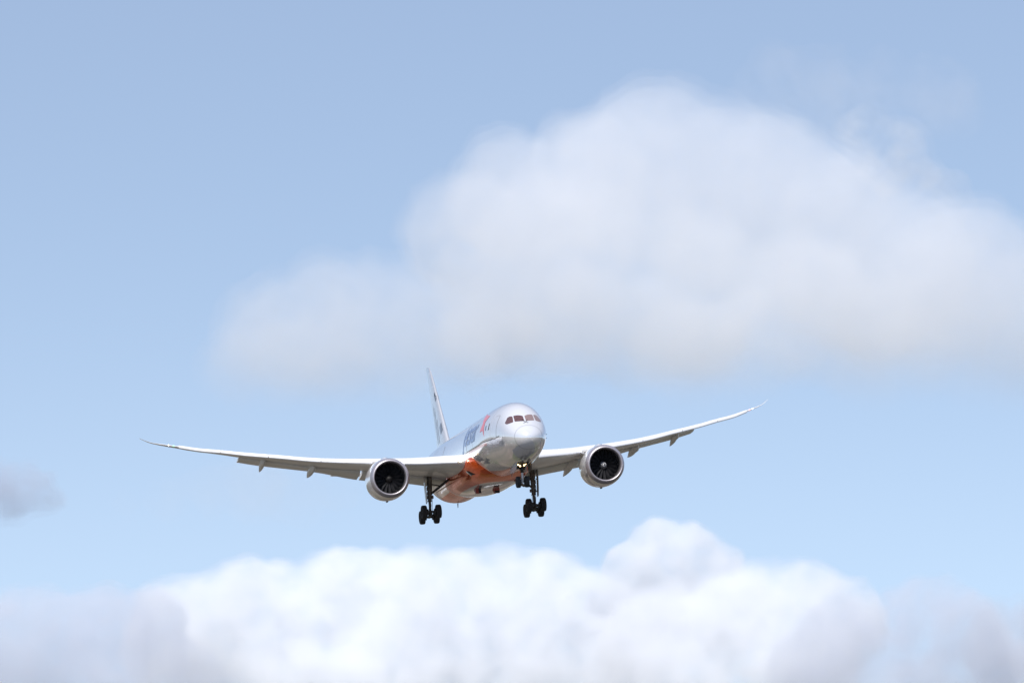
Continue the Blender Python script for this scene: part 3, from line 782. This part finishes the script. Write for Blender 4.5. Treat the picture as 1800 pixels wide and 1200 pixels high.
s = Shape(); nt = Vector((0, 5.25, -2.5))
s.tube([nt, nt.lerp(N_C, .52)], [.15, .14], 16)
s.tube([nt.lerp(N_C, .50), nt.lerp(N_C, .56)], .17, 16)
s.box(nt.lerp(N_C, .40) + Vector((0, -.1, 0)), (.5, .25, .16), bev=.05)
s.tube([nt.lerp(N_C, .45), (0, 7.0, -2.75)], .07, 10)
s.tube([(-.26, 5.4, -3.1), (-.26, 5.3, -2.6)], .05, 8).tube([(.26, 5.4, -3.1), (.26, 5.3, -2.6)], .05, 8)
a = nt.lerp(N_C, .55) + Vector((0, .18, 0)); b = N_C + Vector((0, .15, .12)); m_ = (a+b)/2 + Vector((0, .3, 0))
s.tube([a, m_], .035, 8).tube([m_, b], .035, 8)
ngear = s.build('nose_landing_gear', M['dark'], plane, loc=OFF)
Shape().tube([nt.lerp(N_C, .55), N_C + Vector((0, 0, .1))], [.095, .09], 16).tube([N_C + Vector((0, 0, .14)), N_C + Vector((0, 0, -.1))], .12, 14).build('oleo_strut', M['gear_white'], ngear)
Shape().tube([N_C - Vector((.36, 0, 0)), N_C + Vector((.36, 0, 0))], .07, 12).build('axle', M['dark'], ngear)
nw = wheel_mesh(.51, .40).build('wheel', [M['tyre'], M['rim']], ngear, smooth=40, loc=N_C + Vector((-.385, 0, 0)))
dup(nw, ngear, N_C + Vector((.385, 0, 0)))
for sx in (-1, 1):
    pts = [(4.1, -2.72), (6.2, -2.86), (6.2, -3.35), (5.6, -3.5), (4.4, -3.38), (4.1, -3.1)]
    s = Shape(); s.loft([[Vector((sx*(.66 - .06*(z+2.7)) - .022, y, z)) for y, z in pts], [Vector((sx*(.66 - .06*(z+2.7)) + .022, y, z)) for y, z in pts]])
    s.build('gear_door', M['door'] if sx < 0 else M['door_in'], ngear)
    pts = [(6.5, -2.9), (8.0, -2.95), (8.0, -3.35), (6.6, -3.4)]
    s = Shape(); s.loft([[Vector((sx*(.58 - .06*(z+2.7)) - .02, y, z)) for y, z in pts], [Vector((sx*(.58 - .06*(z+2.7)) + .02, y, z)) for y, z in pts]])
    s.build('rear_gear_door', M['door'], ngear)
decal('gear_bay', round_poly([(-.5, 4.1), (.5, 4.1), (.5, 8.1), (-.5, 8.1)], .15), from_below, .010, M['opening'], ngear, .3)
for x, z in ((-.36, -2.86), (-.20, -2.98), (.16, -2.94), (.30, -2.82)):
    s = Shape(); s.lathe([(0, .001), (0, .072), (.06, .085), (.14, .06), (.18, .001)], (0, 1, 0), (x, 5.02, z), 20)
    h = s.build('landing_light', M['dark'], ngear)
    Shape().lathe([(-.004, .001), (-.004, .068)], (0, 1, 0), (x, 5.02, z), 20).build('lamp_lens', M['lamp'], ngear)

# ------------------------------------------------------------------ ground, never in the frame but lit and mirrored in the belly
m, t, b = new_mat('farmland'); N, L = t.nodes, t.links
tc = N.new('ShaderNodeTexCoord')
def noise_n(scale, detail=4):
    n = N.new('ShaderNodeTexNoise'); n.inputs['Scale'].default_value = scale; n.inputs['Detail'].default_value = detail; L.new(tc.outputs['Object'], n.inputs['Vector']); return n
def ramp(src, stops):
    r = N.new('ShaderNodeValToRGB'); e = r.color_ramp.elements
    for i, (p, c) in enumerate(stops):
        if i < 2: e[i].position = p; e[i].color = (*c, 1)
        else: e.new(p).color = (*c, 1)
    L.new(src, r.inputs[0]); return r
n1, n2 = noise_n(1/160, 6), noise_n(1/28, 5)
vf = N.new('ShaderNodeTexVoronoi'); vf.inputs['Scale'].default_value = 1/75; L.new(tc.outputs['Object'], vf.inputs['Vector'])   # fields and yards with crisp borders
vs_ = N.new('ShaderNodeSeparateColor'); L.new(vf.outputs['Color'], vs_.inputs[0])
fm = N.new('ShaderNodeMix'); fm.inputs[0].default_value = .5; L.new(n1.outputs['Fac'], fm.inputs[2])
fr = N.new('ShaderNodeMapRange'); fr.inputs[3].default_value = .30; fr.inputs[4].default_value = .72; L.new(vs_.outputs[1], fr.inputs[0]); L.new(fr.outputs[0], fm.inputs[3])
r1 = ramp(fm.outputs[0], [(.36, (.030, .024, .015)), (.46, (.150, .114, .080)), (.53, (.062, .070, .022)), (.62, (.210, .160, .114))])
vo = N.new('ShaderNodeTexVoronoi'); vo.inputs['Scale'].default_value = 1/17; L.new(tc.outputs['Object'], vo.inputs['Vector'])
sx_ = N.new('ShaderNodeSeparateColor'); L.new(vo.outputs['Color'], sx_.inputs[0])
g1 = N.new('ShaderNodeMath'); g1.operation = 'GREATER_THAN'; g1.inputs[1].default_value = .90; L.new(sx_.outputs[0], g1.inputs[0])
g2 = N.new('ShaderNodeMath'); g2.operation = 'LESS_THAN'; g2.inputs[1].default_value = .30; L.new(vo.outputs['Distance'], g2.inputs[0])
g3 = N.new('ShaderNodeMath'); g3.operation = 'MULTIPLY'; L.new(g1.outputs[0], g3.inputs[0]); L.new(g2.outputs[0], g3.inputs[1])
mx = N.new('ShaderNodeMix'); mx.data_type = 'RGBA'; L.new(g3.outputs[0], mx.inputs[0]); L.new(r1.outputs[0], mx.inputs[6]); mx.inputs[7].default_value = (.62, .60, .57, 1)
m2 = N.new('ShaderNodeMix'); m2.data_type = 'RGBA'; m2.blend_type = 'MULTIPLY'; m2.inputs[0].default_value = .55
L.new(mx.outputs[2], m2.inputs[6]); r2 = ramp(n2.outputs['Fac'], [(.3, (.5, .5, .5)), (.7, (1.3, 1.3, 1.3))]); L.new(r2.outputs[0], m2.inputs[7])
L.new(m2.outputs[2], b.inputs['Base Color']); setin(b, Roughness=.9)
G = 90000.0
s = Shape()
ringr = [0, 60, 200, 600, 2000, 8000, 30000, G]
s.loft([[Vector((max(r, .01)*math.cos(2*math.pi*k/64), max(r, .01)*math.sin(2*math.pi*k/64), 0)) for k in range(64)] for r in ringr], caps=False)
ground = s.build('ground', m, smooth=None)
ground['kind'] = 'structure'

# unseen tarmac strip along the track, added to darken the chin's reflection
tarmac = paint('tarmac', (.045, .043, .042), 0, .85, 0, .25, 0, .05)
trk = Vector((math.sin(YAW), -math.cos(YAW), 0)); side = Vector((math.cos(YAW), math.sin(YAW), 0))
p0 = Vector((A_POS.x, A_POS.y, .004)); w_ = side * 32
a, b_ = p0 - trk * 60, p0 + trk * 1800
unseen_tarmac = mesh_obj('unseen_tarmac', [a - w_, a + w_, b_ + w_, b_ - w_], [(0, 1, 2, 3)], tarmac, smooth=None)
unseen_tarmac['kind'] = 'structure'
